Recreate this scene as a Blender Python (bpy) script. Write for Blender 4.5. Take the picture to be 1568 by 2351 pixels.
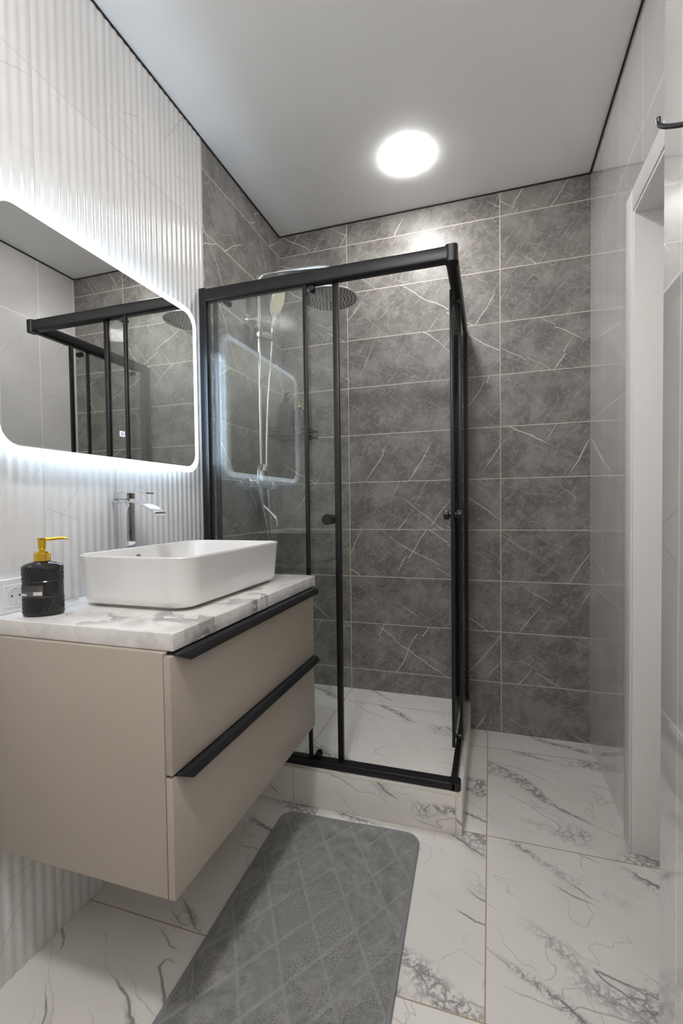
import bpy, bmesh, math, random
from mathutils import Vector, Matrix
random.seed(7)
PI = math.pi
S = bpy.context.scene
for o in list(bpy.data.objects):
    bpy.data.objects.remove(o)
COL = S.collection

# ------------------------------------------------------------------ camera, world, exposure
W_PX, H_PX, F_PX, CY_PX = 1568.0, 2351.0, 1063.742, 1189.225
cam_d = bpy.data.cameras.new('camera')
cam_d.sensor_fit = 'VERTICAL'
cam_d.sensor_height = 36.0
cam_d.sensor_width = 24.0
cam_d.lens = F_PX / H_PX * 36.0
cam_d.shift_y = (CY_PX - H_PX / 2) / H_PX
cam_d.clip_start = 0.02
cam = bpy.data.objects.new('camera', cam_d)
COL.objects.link(cam)
RT = Vector((0.95227813, 0.30497392, -0.01254047))
DN = Vector((-0.00357142, -0.0299494, -0.99954504))
FW = Vector((-0.30521075, 0.95188967, -0.02743097))
m3 = Matrix((RT, -DN, -FW)).transposed()
cam.matrix_world = Matrix.Translation((1.10456, -2.38029, 1.12995)) @ m3.to_4x4()
S.camera = cam

wd = bpy.data.worlds.new('world'); S.world = wd; wd.use_nodes = True
wd.node_tree.nodes['Background'].inputs[0].default_value = (0.9, 0.95, 1, 1)
wd.node_tree.nodes['Background'].inputs[1].default_value = 0.05
S.view_settings.view_transform = 'Standard'
S.view_settings.look = 'None'
S.view_settings.exposure = 1.73
S.view_settings.gamma = 1.0
S.view_settings.use_curve_mapping = False
try:
    S.cycles.transparent_max_bounces = 32
    S.cycles.max_bounces = 12
    S.cycles.glossy_bounces = 8
    S.cycles.diffuse_bounces = 5
    S.cycles.adaptive_threshold = 0.018
    S.cycles.caustics_reflective = False
    S.cycles.caustics_refractive = False
except Exception:
    pass

LAMP_POWER = 31.0        # shower lamp, emission strength of the opal diffuser
LAMP_POWER_NEAR = 46.0   # the lamp over the entrance
LED_POWER = 18.0         # strip behind the mirror
LED_BORDER = 0.90         # frosted mirror border

# room dimensions
XR = 1.5436              # right wall
ZC = 2.6163              # ceiling
YN = -2.76               # wall behind the camera
YB = -0.7286             # where the grey tiles of the left wall begin
TW = 0.2463              # white tile width
JX = 1.154; GW = 0.7652  # a joint of the grey tiles, their width

# ------------------------------------------------------------------ node helpers
def srgb(r, g, b):
    f = lambda c: (c / 255 / 12.92) if c / 255 <= 0.04045 else ((c / 255 + 0.055) / 1.055) ** 2.4
    return (f(r), f(g), f(b), 1.0)

class NT:
    def __init__(self, name):
        self.m = bpy.data.materials.new(name); self.m.use_nodes = True
        self.t = self.m.node_tree; self.n = self.t.nodes
        self.n.clear()
        self.out = self.n.new('ShaderNodeOutputMaterial')
    def L(self, a, b): self.t.links.new(a, b)
    def set(self, sock, v):
        if isinstance(v, bpy.types.NodeSocket): self.L(v, sock)
        else: sock.default_value = v
    def math(self, op, a, b=None, c=None, clamp=False):
        n = self.n.new('ShaderNodeMath'); n.operation = op; n.use_clamp = clamp
        self.set(n.inputs[0], a)
        if b is not None: self.set(n.inputs[1], b)
        if c is not None: self.set(n.inputs[2], c)
        return n.outputs[0]
    def comb(self, x, y, z=0.0):
        n = self.n.new('ShaderNodeCombineXYZ')
        for i, v in enumerate((x, y, z)): self.set(n.inputs[i], v)
        return n.outputs[0]
    def sep(self, v):
        n = self.n.new('ShaderNodeSeparateXYZ'); self.L(v, n.inputs[0]); return n.outputs
    def vadd(self, a, b):
        n = self.n.new('ShaderNodeVectorMath'); n.operation = 'ADD'
        self.set(n.inputs[0], a); self.set(n.inputs[1], b); return n.outputs[0]
    def vscale(self, a, s):
        n = self.n.new('ShaderNodeVectorMath'); n.operation = 'SCALE'
        self.set(n.inputs[0], a); self.set(n.inputs['Scale'], s); return n.outputs[0]
    def coord(self, kind='Object'):
        return self.n.new('ShaderNodeTexCoord').outputs[kind]
    def mapping(self, v, rot=0.0, scale=(1, 1, 1)):
        a = self.n.new('ShaderNodeMapping'); a.inputs['Rotation'].default_value = (0, 0, rot)
        self.L(v, a.inputs['Vector'])
        b = self.n.new('ShaderNodeMapping'); b.inputs['Scale'].default_value = scale
        self.L(a.outputs[0], b.inputs['Vector'])
        return b.outputs[0]
    def noise(self, v, scale=1.0, detail=2.0, rough=0.5, dist=0.0, col=False):
        n = self.n.new('ShaderNodeTexNoise')
        n.inputs['Scale'].default_value = scale; n.inputs['Detail'].default_value = detail
        n.inputs['Roughness'].default_value = rough; n.inputs['Distortion'].default_value = dist
        self.L(v, n.inputs['Vector'])
        return n.outputs['Color' if col else 'Fac']
    def vor(self, v, scale, feature='DISTANCE_TO_EDGE', rnd=1.0):
        n = self.n.new('ShaderNodeTexVoronoi'); n.feature = feature
        n.inputs['Scale'].default_value = scale; n.inputs['Randomness'].default_value = rnd
        self.L(v, n.inputs['Vector']); return n.outputs['Distance']
    def ramp(self, x, a, b, lo=0.0, hi=1.0, smooth=True):
        n = self.n.new('ShaderNodeMapRange')
        n.interpolation_type = 'SMOOTHSTEP' if smooth else 'LINEAR'
        self.set(n.inputs['Value'], x)
        n.inputs['From Min'].default_value = a; n.inputs['From Max'].default_value = b
        n.inputs['To Min'].default_value = lo; n.inputs['To Max'].default_value = hi
        return n.outputs['Result']
    def mix(self, f, a, b):
        n = self.n.new('ShaderNodeMix'); n.data_type = 'RGBA'
        self.set(n.inputs['Factor'], f)
        ins = [i for i in n.inputs if i.type == 'RGBA']
        self.set(ins[0], a); self.set(ins[1], b)
        return [o for o in n.outputs if o.type == 'RGBA'][0]
    def white(self, v):
        n = self.n.new('ShaderNodeTexWhiteNoise'); n.noise_dimensions = '3D'
        self.L(v, n.inputs['Vector']); return n.outputs['Color'], n.outputs['Value']
    def bump(self, h, strength=0.3, dist=0.01):
        n = self.n.new('ShaderNodeBump'); n.inputs['Strength'].default_value = strength
        n.inputs['Distance'].default_value = dist; self.L(h, n.inputs['Height']); return n.outputs[0]
    def principled(self, col, rough=0.4, metal=0.0, spec=0.5, normal=None, coat=0.0, emis=None, estr=0.0, sheen=0.0):
        p = self.n.new('ShaderNodeBsdfPrincipled')
        self.set(p.inputs['Base Color'], col); self.set(p.inputs['Roughness'], rough)
        p.inputs['Metallic'].default_value = metal
        p.inputs['Specular IOR Level'].default_value = spec
        p.inputs['Coat Weight'].default_value = coat; p.inputs['Coat Roughness'].default_value = 0.0
        p.inputs['Sheen Weight'].default_value = sheen
        if normal is not None: self.L(normal, p.inputs['Normal'])
        if emis is not None:
            p.inputs['Emission Color'].default_value = emis; p.inputs['Emission Strength'].default_value = estr
        self.L(p.outputs[0], self.out.inputs[0]); return p
    # tiles: local joint mask and a random vector per tile
    def tiles(self, u, v, u0, tw, v0, th, gw, seed=0.0):
        a = self.math('DIVIDE', self.math('SUBTRACT', u, u0), tw)
        b = self.math('DIVIDE', self.math('SUBTRACT', v, v0), th)
        iu, iv = self.math('FLOOR', a), self.math('FLOOR', b)
        fu, fv = self.math('FRACT', a), self.math('FRACT', b)
        du = self.math('MULTIPLY', self.math('MINIMUM', fu, self.math('SUBTRACT', 1.0, fu)), tw)
        dv = self.math('MULTIPLY', self.math('MINIMUM', fv, self.math('SUBTRACT', 1.0, fv)), th)
        d = self.math('MINIMUM', du, dv)
        mask = self.ramp(d, gw * 0.35, gw * 0.65, 1.0, 0.0)
        rc, rv = self.white(self.comb(iu, iv, seed))
        return mask, rc, rv
    # a thin line family: level set of a stretched noise
    def ridge(self, v, rot, along, across, width, gate=None, soft=1.0, detail=2.0, dist=0.0):
        n = self.noise(self.mapping(v, rot, (along, across, 1)), 1.0, detail, 0.45, dist)
        d = self.math('ABSOLUTE', self.math('SUBTRACT', n, 0.5))
        r = self.ramp(d, 0.0, width, 1.0, 0.0)
        if gate is not None: r = self.math('MULTIPLY', r, gate)
        return r

def _line_family(t, vec, rv, ang, freq, half, seed, thr, ka=5.0, tilt=0.22):
    """straight thin veins along one direction: one line per strip, broken along its length"""
    ca, sa = math.cos(ang), math.sin(ang)
    p = t.sep(vec)
    a = t.math('ADD', t.math('MULTIPLY', p[0], ca), t.math('MULTIPLY', p[1], sa))
    c = t.math('SUBTRACT', t.math('MULTIPLY', p[1], ca), t.math('MULTIPLY', p[0], sa))
    cf = t.math('MULTIPLY', c, freq)
    i = t.math('FLOOR', cf)
    col, r = t.white(t.comb(i, rv, seed))
    q = t.sep(col)
    pos = t.math('ADD', 0.25, t.math('MULTIPLY', r, 0.5))
    saw = t.math('SUBTRACT', t.math('FRACT', t.math('ADD', t.math('MULTIPLY', a, 2.5), q[1])), 0.5)
    pos = t.math('ADD', pos, t.math('MULTIPLY', saw, t.math('MULTIPLY', t.math('SUBTRACT', q[2], 0.5), tilt * 2)))
    d = t.math('DIVIDE', t.math('ABSOLUTE', t.math('SUBTRACT', t.math('FRACT', cf), pos)), freq)
    gn = t.noise(t.comb(t.math('MULTIPLY', a, ka), t.math('MULTIPLY', i, 7.31), t.math('ADD', t.math('MULTIPLY', rv, 40.0), seed)), 1.0, 1.0)
    g = t.ramp(gn, thr, thr + 0.14)
    w = t.math('ADD', half * 0.5, t.math('MULTIPLY', g, half * 0.8))
    m = t.math('SUBTRACT', 1.0, t.math('DIVIDE', d, w), clamp=True)
    m = t.math('MULTIPLY', t.math('POWER', m, 0.6), g)
    return m

def _even_ridge(t, v, rot, along, across, half, gate=None, detail=2.0, level=0.5, e=0.0015):
    """level set of a stretched noise, drawn at an even width in metres"""
    f = lambda off: t.noise(t.mapping(t.vadd(v, off) if off else v, rot, (along, across, 1)), 1.0, detail, 0.45)
    n0, n1, n2 = f(None), f((e, 0, 0)), f((0, e, 0))
    gx, gy = t.math('SUBTRACT', n1, n0), t.math('SUBTRACT', n2, n0)
    g = t.math('SQRT', t.math('ADD', t.math('MULTIPLY', gx, gx), t.math('MULTIPLY', gy, gy)))
    d = t.math('DIVIDE', t.math('MULTIPLY', t.math('ABSOLUTE', t.math('SUBTRACT', n0, level)), e), t.math('MAXIMUM', g, 0.0002))
    w = half if gate is None else t.math('MULTIPLY', t.math('ADD', t.math('MULTIPLY', gate, 0.8), 0.2), half)
    r = t.math('POWER', t.math('SUBTRACT', 1.0, t.math('DIVIDE', d, w), clamp=True), 0.6)
    return r if gate is None else t.math('MULTIPLY', r, gate)

def simple(name, col, rough=0.4, metal=0.0, spec=0.5, **k):
    t = NT(name); t.principled(col, rough, metal, spec, **k); return t.m

# ------------------------------------------------------------------ materials
def grey_marble(name, horiz):
    t = NT(name)
    p = t.sep(t.coord('Object'))
    u = p[0] if horiz == 'x' else t.math('MULTIPLY', p[1], -1.0)
    v = p[2]
    u0 = JX if horiz == 'x' else 0.0
    mask, rc, rv = t.tiles(u, v, u0, GW if horiz == 'x' else 0.77, 0.0, 0.25, 0.0034, 3.0 if horiz == 'x' else 9.0)
    vec = t.vadd(t.comb(u, v, 0.0), t.vscale(rc, 23.0))
    wob = t.vadd(t.vscale(t.noise(vec, 5.0, 1.0, 0.5, 0, True), 0.050), t.vscale(t.noise(vec, 40.0, 2.0, 0.5, 0, True), 0.005))
    wv = t.vadd(vec, wob)
    g1 = t.ramp(t.noise(vec, 5.0, 1.0), 0.44, 0.60)
    g2 = t.ramp(t.noise(t.vadd(vec, (5, 9, 0)), 6.0, 1.0), 0.45, 0.62)
    g3 = t.ramp(t.noise(t.vadd(vec, (15, 3, 0)), 9.0, 1.0), 0.40, 0.62)
    # descending (-32 deg) and steep rising (60 deg) veins
    R = math.radians
    F = lambda ang, fr, half, seed, thr, ka=5.0: _line_family(t, wv, rv, R(ang), fr, half, seed, thr, ka)
    r1 = F(-33, 7.0, 0.0018, 1.0, 0.50, 2.3)
    r2 = F(58, 7.0, 0.0018, 2.0, 0.50, 2.3)
    r3 = t.math('MAXIMUM', F(-26, 20.0, 0.0014, 3.0, 0.50, 8.0), F(-41, 17.0, 0.0014, 4.0, 0.52, 8.0))
    r4 = t.math('MAXIMUM', F(50, 20.0, 0.0014, 5.0, 0.50, 8.0), F(68, 16.0, 0.0014, 6.0, 0.52, 8.0))
    r4 = t.math('MAXIMUM', r4, F(-8, 13.0, 0.0013, 7.0, 0.54, 8.0))
    fine = t.ridge(wv, math.radians(-45), 14.0, 26.0, 0.035, None, detail=3.0, dist=0.6)
    cloud = t.ramp(t.noise(vec, 9.0, 4.0, 0.62), 0.36, 0.66)
    mott = t.noise(vec, 60.0, 3.0, 0.6)
    base = t.mix(cloud, srgb(103, 99, 95), srgb(136, 132, 128))
    base = t.mix(t.ramp(mott, 0.35, 0.7, 0.0, 0.35), base, srgb(140, 135, 130))
    base = t.mix(t.math('MULTIPLY', fine, 0.38), base, srgb(165, 160, 154))
    base = t.mix(t.math('MULTIPLY', t.math('MAXIMUM', r3, r4), 0.45), base, srgb(185, 180, 174))
    base = t.mix(t.math('MULTIPLY', t.math('MAXIMUM', r1, r2), 0.9), base, srgb(228, 222, 214))
    base = t.mix(mask, base, srgb(206, 198, 188))
    h = t.math('SUBTRACT', 1.0, mask)
    rough = t.math('ADD', t.math('MULTIPLY', mask, 0.4), 0.34)
    t.principled(base, rough, 0, 0.36, t.bump(h, 0.25, 0.002))
    return t.m

def white_marble_floor(name, u0, v0, th=0.6, tw=0.6, axis='xy', grout=(176, 158, 132), dull=0.0):
    t = NT(name)
    p = t.sep(t.coord('Object'))
    u = p[0] if axis[0] == 'x' else p[1]
    v = p[1] if axis[1] == 'y' else p[2]
    mask, rc, rv = t.tiles(u, v, u0, tw, v0, th, 0.0036, 5.0)
    vec = t.vadd(t.comb(u, v, 0.0), t.vscale(rc, 31.0))
    wob = t.vadd(t.vscale(t.noise(vec, 3.5, 1.0, 0.5, 0, True), 0.10), t.vscale(t.noise(vec, 22.0, 3.0, 0.55, 0, True), 0.016))
    wv = t.vadd(vec, wob)
    rot = math.radians(27)
    gA = t.ramp(t.noise(vec, 3.2, 1.0), 0.42, 0.58)
    gB = t.ramp(t.noise(t.vadd(vec, (4, 8, 0)), 4.5, 1.0), 0.42, 0.6)
    # broad bands in which the grey breccia sits
    nb = t.noise(t.mapping(wv, rot, (0.9, 3.6, 1)), 1.0, 2.0, 0.5)
    band = t.ramp(t.math('ABSOLUTE', t.math('SUBTRACT', nb, 0.5)), 0.004, 0.045, 1.0, 0.0)
    cells = t.ramp(t.vor(t.vadd(vec, t.vscale(t.noise(vec, 25.0, 3.0, 0.6, 0, True), 0.06)), 26.0), 0.0, 0.16, 1.0, 0.0)
    speck = t.ramp(t.noise(vec, 75.0, 4.0, 0.7), 0.46, 0.60)
    breccia = t.math('MULTIPLY', t.math('MULTIPLY', band, gA), t.math('MAXIMUM', cells, t.math('MULTIPLY', speck, 0.8)))
    v1 = _even_ridge(t, wv, rot, 0.9, 3.6, 0.0045, gB, 3.0)
    v2 = _even_ridge(t, t.vadd(wv, (7, 3, 0)), math.radians(20), 1.8, 5.0, 0.0030, gA, 3.0)
    v3 = _even_ridge(t, t.vadd(wv, (1, 12, 0)), math.radians(75), 3.0, 4.5, 0.0022, gB, 3.0)
    v4 = _even_ridge(t, t.vadd(wv, (9, 1, 0)), math.radians(38), 2.5, 6.0, 0.0020, t.ramp(t.noise(t.vadd(vec, (2, 6, 0)), 5.0, 1.0), 0.44, 0.6), 3.0)
    v3 = t.math('MAXIMUM', v3, v4)
    base = t.mix(t.ramp(t.noise(vec, 3.0, 3.0), 0.35, 0.7), srgb(230, 226, 221), srgb(237, 233, 229))
    base = t.mix(t.math('MULTIPLY', v3, 0.40), base, srgb(150, 146, 144))
    base = t.mix(t.math('MULTIPLY', v2, 0.55), base, srgb(130, 127, 126))
    base = t.mix(t.math('MULTIPLY', v1, 0.85), base, srgb(112, 110, 110))
    base = t.mix(t.math('MULTIPLY', breccia, 0.9), base, srgb(128, 126, 126))
    base = t.mix(mask, base, srgb(*grout))
    t.principled(base, t.math('ADD', t.math('MULTIPLY', mask, 0.4), 0.30), 0, 0.45)
    return t.m

def white_tile(name, axis, u0, rough, line=(196, 193, 190), spec=0.5, coat=0.0, bump=0.3, gw=0.0030):
    t = NT(name)
    p = t.sep(t.coord('Object'))
    u = p[1] if axis == 'y' else p[0]
    mask, rc, rv = t.tiles(u, p[2], u0, TW, 0.0, 0.7507, gw, 2.0)
    vec = t.vadd(t.comb(u, p[2], 0.0), t.vscale(rc, 19.0))
    wob = t.vadd(t.vscale(t.noise(vec, 4.0, 1.0, 0.5, 0, True), 0.04), t.vscale(t.noise(vec, 30.0, 2.0, 0.5, 0, True), 0.006))
    wv = t.vadd(vec, wob)
    g1 = t.ramp(t.noise(vec, 4.0, 1.0), 0.46, 0.62)
    g2 = t.ramp(t.noise(t.vadd(vec, (5, 9, 0)), 5.0, 1.0), 0.48, 0.64)
    r1 = _line_family(t, wv, rv, math.radians(57), 5.0, 0.0019, 1.0, 0.50, 2.6)
    r2 = t.math('MAXIMUM', _line_family(t, wv, rv, math.radians(24), 5.0, 0.0016, 2.0, 0.52, 3.5), _line_family(t, wv, rv, math.radians(-12), 4.0, 0.0015, 3.0, 0.54, 4.0))
    base = t.mix(t.ramp(t.noise(vec, 4.0, 3.0), 0.3, 0.7), srgb(213, 211, 208), srgb(221, 219, 217))
    base = t.mix(t.math('MULTIPLY', t.math('MAXIMUM', r1, r2), 0.5), base, srgb(165, 162, 162))
    base = t.mix(t.math('MULTIPLY', mask, 0.8), base, srgb(*line))
    t.principled(base, rough, 0, spec, t.bump(t.math('SUBTRACT', 1.0, mask), bump, 0.001) if bump else None, coat=coat)
    return t.m

def counter_marble(name):
    t = NT(name)
    c = t.vadd(t.coord('Object'), (1.37, 0.42, 0.55))
    wob = t.vscale(t.noise(c, 9.0, 3.0, 0.55, 0, True), 0.12)
    wv = t.vadd(c, wob)
    g = t.ramp(t.noise(c, 5.0, 2.0), 0.42, 0.62)
    n = t.noise(t.mapping(wv, math.radians(35), (3.0, 6.5, 5.0)), 1.0, 3.0, 0.5)
    band = t.ramp(t.math('ABSOLUTE', t.math('SUBTRACT', n, 0.5)), 0.0, 0.06, 1.0, 0.0)
    line = t.ramp(t.math('ABSOLUTE', t.math('SUBTRACT', n, 0.53)), 0.0, 0.012, 1.0, 0.0)
    cloud = t.ramp(t.noise(wv, 11.0, 4.0, 0.6), 0.42, 0.72)
    base = t.mix(cloud, srgb(226, 223, 220), srgb(200, 195, 191))
    base = t.mix(t.math('MULTIPLY', t.math('MULTIPLY', band, g), 0.85), base, srgb(152, 146, 144))
    base = t.mix(t.math('MULTIPLY', t.math('MULTIPLY', line, g), 0.85), base, srgb(104, 98, 98))
    t.principled(base, 0.28, 0, 0.45)
    return t.m

def glass_mat(name, tint=(0.955, 0.968, 0.962)):
    t = NT(name)
    geo = t.n.new('ShaderNodeNewGeometry')
    dp = t.n.new('ShaderNodeVectorMath'); dp.operation = 'DOT_PRODUCT'
    t.L(geo.outputs['Normal'], dp.inputs[0]); t.L(geo.outputs['Incoming'], dp.inputs[1])
    c = t.math('ABSOLUTE', dp.outputs['Value'])
    f = t.math('ADD', t.math('MULTIPLY', t.math('POWER', t.math('SUBTRACT', 1.0, c, clamp=True), 5.0), 0.95), 0.045, clamp=True)
    tr = t.n.new('ShaderNodeBsdfTransparent'); tr.inputs[0].default_value = (*tint, 1)
    gl = t.n.new('ShaderNodeBsdfGlossy'); gl.inputs['Roughness'].default_value = 0.0
    mx = t.n.new('ShaderNodeMixShader'); t.L(f, mx.inputs[0]); t.L(tr.outputs[0], mx.inputs[1]); t.L(gl.outputs[0], mx.inputs[2])
    t.L(mx.outputs[0], t.out.inputs[0])
    return t.m

def emit(name, col, s):
    t = NT(name); e = t.n.new('ShaderNodeEmission'); e.inputs[0].default_value = (*col, 1); e.inputs[1].default_value = s
    t.L(e.outputs[0], t.out.inputs[0]); return t.m

def mat_fabric(name):
    t = NT(name); c = t.coord('Object')
    n1 = t.ramp(t.noise(c, 14.0, 5.0, 0.65), 0.38, 0.64)
    n2 = t.noise(c, 260.0, 3.0, 0.7)
    brush = t.noise(t.mapping(c, math.radians(35), (170, 420, 1)), 1.0, 5.0, 0.8)
    b = t.mix(n1, srgb(134, 134, 132), srgb(158, 157, 154))
    dark = t.math('MULTIPLY', t.ramp(brush, 0.42, 0.66), t.ramp(t.noise(c, 13.0, 4.0, 0.65), 0.38, 0.60))
    b = t.mix(t.math('MULTIPLY', dark, 0.95), b, srgb(66, 66, 64))
    # the seams of the quilting, lighter thread
    p = t.sep(c)
    q = []
    for sg in (1.0, -1.0):
        f = t.math('FRACT', t.math('DIVIDE', t.math('ADD', t.math('MULTIPLY', p[0], 0.94 * sg), t.math('MULTIPLY', p[1], 0.62)), 0.115))
        q.append(t.math('MINIMUM', f, t.math('SUBTRACT', 1.0, f)))
    seam = t.ramp(t.math('MINIMUM', q[0], q[1]), 0.01, 0.06, 1.0, 0.0)
    b = t.mix(t.math('MULTIPLY', seam, 0.32), b, srgb(172, 172, 168))
    t.principled(b, 0.9, 0, 0.1, t.bump(n2, 0.35, 0.003), sheen=0.3)
    return t.m

M = {}
M['grey_x'] = grey_marble('grey marble tile back wall', 'x')
M['grey_y'] = grey_marble('grey marble tile left wall', 'y')
M['floor'] = white_marble_floor('white marble floor tile', 1.090, -0.760)
M['tray'] = white_marble_floor('white marble shower floor tile', 0.495, -0.368)
M['trayfront'] = white_marble_floor('white marble step tile', 0.490, 0.0, 0.6, 0.6, 'xz', grout=(196, 190, 184))
M['flute'] = white_tile('fluted white marble tile', 'y', YB, 0.16)
M['white_flat'] = white_tile('polished white marble tile', 'y', -0.010, 0.0, (252, 250, 248), 1.0, 1.0, 0.0, 0.0055)
M['white_near'] = white_tile('polished white tile near wall', 'x', 0.0, 0.06)
M['ceiling'] = simple('satin stretch ceiling', srgb(243, 243, 242), 0.38, 0, 0.4)
M['black_gap'] = simple('dark ceiling joint', srgb(26, 26, 28), 0.7)
M['white_paint'] = simple('white painted door', srgb(228, 226, 223), 0.38, 0, 0.4)
M['beige'] = simple('beige matt lacquer', srgb(172, 162, 150), 0.42, 0, 0.35)
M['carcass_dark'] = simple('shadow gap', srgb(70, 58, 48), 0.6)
M['black_metal'] = simple('black anodised metal', srgb(20, 20, 23), 0.38, 0.0, 0.42)
M['black_handle'] = simple('black handle', srgb(22, 22, 26), 0.42, 0.0, 0.4)
M['black_plastic'] = simple('black plastic', srgb(20, 20, 22), 0.3, 0, 0.5)
M['chrome'] = simple('chrome', (0.80, 0.81, 0.83, 1), 0.06, 1.0)
M['steel'] = simple('brushed steel', (0.55, 0.55, 0.54, 1), 0.28, 1.0)
M['satin'] = simple('satin steel', (0.72, 0.72, 0.72, 1), 0.38, 0.9)
M['ceramic'] = simple('white glazed ceramic', srgb(236, 234, 232), 0.12, 0, 0.5, coat=0.3)
M['counter'] = counter_marble('marble worktop')
M['glass'] = glass_mat('clear shower glass')
M['mirror'] = simple('mirror silver', (0.83, 0.84, 0.83, 1), 0.0, 1.0)
M['led'] = emit('cool led strip', (0.62, 0.80, 1.0), LED_POWER)
M['frost'] = emit('lit frosted mirror border', (0.80, 0.90, 1.0), LED_BORDER)
M['lamp'] = emit('lit opal diffuser', (1.0, 0.998, 0.990), LAMP_POWER)
M['lamp_near'] = emit('lit opal diffuser over the entrance', (1.0, 0.998, 0.990), LAMP_POWER_NEAR)
M['icon'] = emit('lit touch key', (0.80, 0.88, 1.0), 0.38)
M['icon_dark'] = simple('touch key mark', srgb(90, 100, 150), 0.4)
M['white_plastic'] = simple('white plastic', srgb(232, 232, 233), 0.3)
M['gold'] = simple('polished gold', (0.78, 0.50, 0.06, 1), 0.16, 1.0)
M['bottle_black'] = simple('glossy black glass', srgb(22, 21, 23), 0.12, 0, 0.6)
M['bottle_brown'] = simple('dark brown bottle', srgb(62, 52, 48), 0.3)
M['label_grey'] = simple('grey sticker', srgb(92, 90, 88), 0.5)
M['label_white'] = simple('white sticker print', srgb(205, 205, 202), 0.5)
M['label_dark'] = simple('sticker print', srgb(40, 39, 39), 0.5)
M['red'] = simple('red dot', srgb(150, 30, 28), 0.4)
M['hole'] = simple('dark hole', srgb(28, 28, 30), 0.6)
M['grey_hole'] = simple('grey metal ring', srgb(165, 165, 162), 0.3, 0.6)
M['silicone'] = simple('ivory silicone', srgb(218, 212, 192), 0.5)
M['cream_plastic'] = simple('cream spray plate', srgb(222, 212, 190), 0.4)
M['mat'] = mat_fabric('grey plush')
M['binding'] = simple('grey binding', srgb(140, 142, 146), 0.85, 0, 0.1)
M['navy'] = simple('black hook', srgb(24, 25, 38), 0.3, 0.3)

# ------------------------------------------------------------------ mesh helpers
def box(bm, x0, x1, y0, y1, z0, z1, bev=0.0, seg=2):
    b = bmesh.new()
    r = bmesh.ops.create_cube(b, size=1.0)
    for v in b.verts:
        v.co = Vector(((x0 + x1) / 2 + v.co.x * (x1 - x0), (y0 + y1) / 2 + v.co.y * (y1 - y0), (z0 + z1) / 2 + v.co.z * (z1 - z0)))
    if bev > 0:
        bmesh.ops.bevel(b, geom=list(b.edges), offset=bev, segments=seg, affect='EDGES', profile=0.5)
    merge(bm, b)

def merge(bm, b):
    mp = {}
    for v in b.verts: mp[v] = bm.verts.new(v.co)
    for f in b.faces:
        try:
            nf = bm.faces.new([mp[v] for v in f.verts]); nf.material_index = f.material_index
        except ValueError: pass
    b.free()

def loft(bm, rings, cap0=True, cap1=True, closed=True):
    vs = [[bm.verts.new(p) for p in r] for r in rings]
    n = len(rings[0])
    for a, b in zip(vs[:-1], vs[1:]):
        for i in range(n if closed else n - 1):
            j = (i + 1) % n
            bm.faces.new((a[i], a[j], b[j], b[i]))
    if cap0: bm.faces.new(list(reversed(vs[0])))
    if cap1: bm.faces.new(vs[-1])
    return vs

def lathe(bm, prof, c, axis='z', n=32, cap0=True, cap1=True):
    """prof: (radius, height) pairs along the axis, c: base point"""
    rings = []
    for r, h in prof:
        ring = []
        for i in range(n):
            a = 2 * PI * i / n
            x, y = r * math.cos(a), r * math.sin(a)
            if axis == 'z': p = (c[0] + x, c[1] + y, c[2] + h)
            elif axis == 'x': p = (c[0] + h, c[1] + x, c[2] + y)
            else: p = (c[0] + y, c[1] + h, c[2] + x)
            ring.append(Vector(p))
        rings.append(ring)
    loft(bm, rings, cap0, cap1)

def cyl_between(bm, a, b, r0, r1=None, n=20):
    tube(bm, [a, b], [r0, r1 if r1 is not None else r0], n)

def tube(bm, pts, rad, n=14):
    pts = [Vector(p) for p in pts]
    if not isinstance(rad, (list, tuple)): rad = [rad] * len(pts)
    up = None; rings = []
    for i, p in enumerate(pts):
        if i == 0: t = pts[1] - p
        elif i == len(pts) - 1: t = p - pts[i - 1]
        else: t = (pts[i + 1] - p).normalized() + (p - pts[i - 1]).normalized()
        t.normalize()
        if up is None:
            up = Vector((0, 0, 1)) if abs(t.z) < 0.9 else Vector((1, 0, 0))
        s = t.cross(up).normalized(); up = s.cross(t).normalized()
        rings.append([p + s * (math.cos(2 * PI * k / n) * rad[i]) + up * (math.sin(2 * PI * k / n) * rad[i]) for k in range(n)])
    loft(bm, rings)

def smooth_path(pts, sub=8):
    """Catmull-Rom through the points"""
    P = [Vector(p) for p in pts]; P = [P[0] * 2 - P[1]] + P + [P[-1] * 2 - P[-2]]
    out = []
    for i in range(1, len(P) - 2):
        for k in range(sub):
            t = k / sub
            out.append(0.5 * ((2 * P[i]) + (P[i + 1] - P[i - 1]) * t + (2 * P[i - 1] - 5 * P[i] + 4 * P[i + 1] - P[i + 2]) * t * t
                              + (-P[i - 1] + 3 * P[i] - 3 * P[i + 1] + P[i + 2]) * t ** 3))
    out.append(P[-2]); return out

def rrect(w, h, r, n=8):
    """rounded rectangle outline, centred, counter-clockwise, in 2D"""
    r = min(r, w / 2 - 1e-4, h / 2 - 1e-4); out = []
    for cx, cy, a0 in ((w / 2 - r, h / 2 - r, 0), (-w / 2 + r, h / 2 - r, 90), (-w / 2 + r, -h / 2 + r, 180), (w / 2 - r, -h / 2 + r, 270)):
        for k in range(n + 1):
            a = math.radians(a0 + 90 * k / n)
            out.append((cx + r * math.cos(a), cy + r * math.sin(a)))
    return out

def prism(bm, outline, fn, d0, d1):
    """extrude a 2D outline between two depths; fn(u, v, d) -> point"""
    loft(bm, [[Vector(fn(u, v, d)) for u, v in outline] for d in (d0, d1)])

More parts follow.
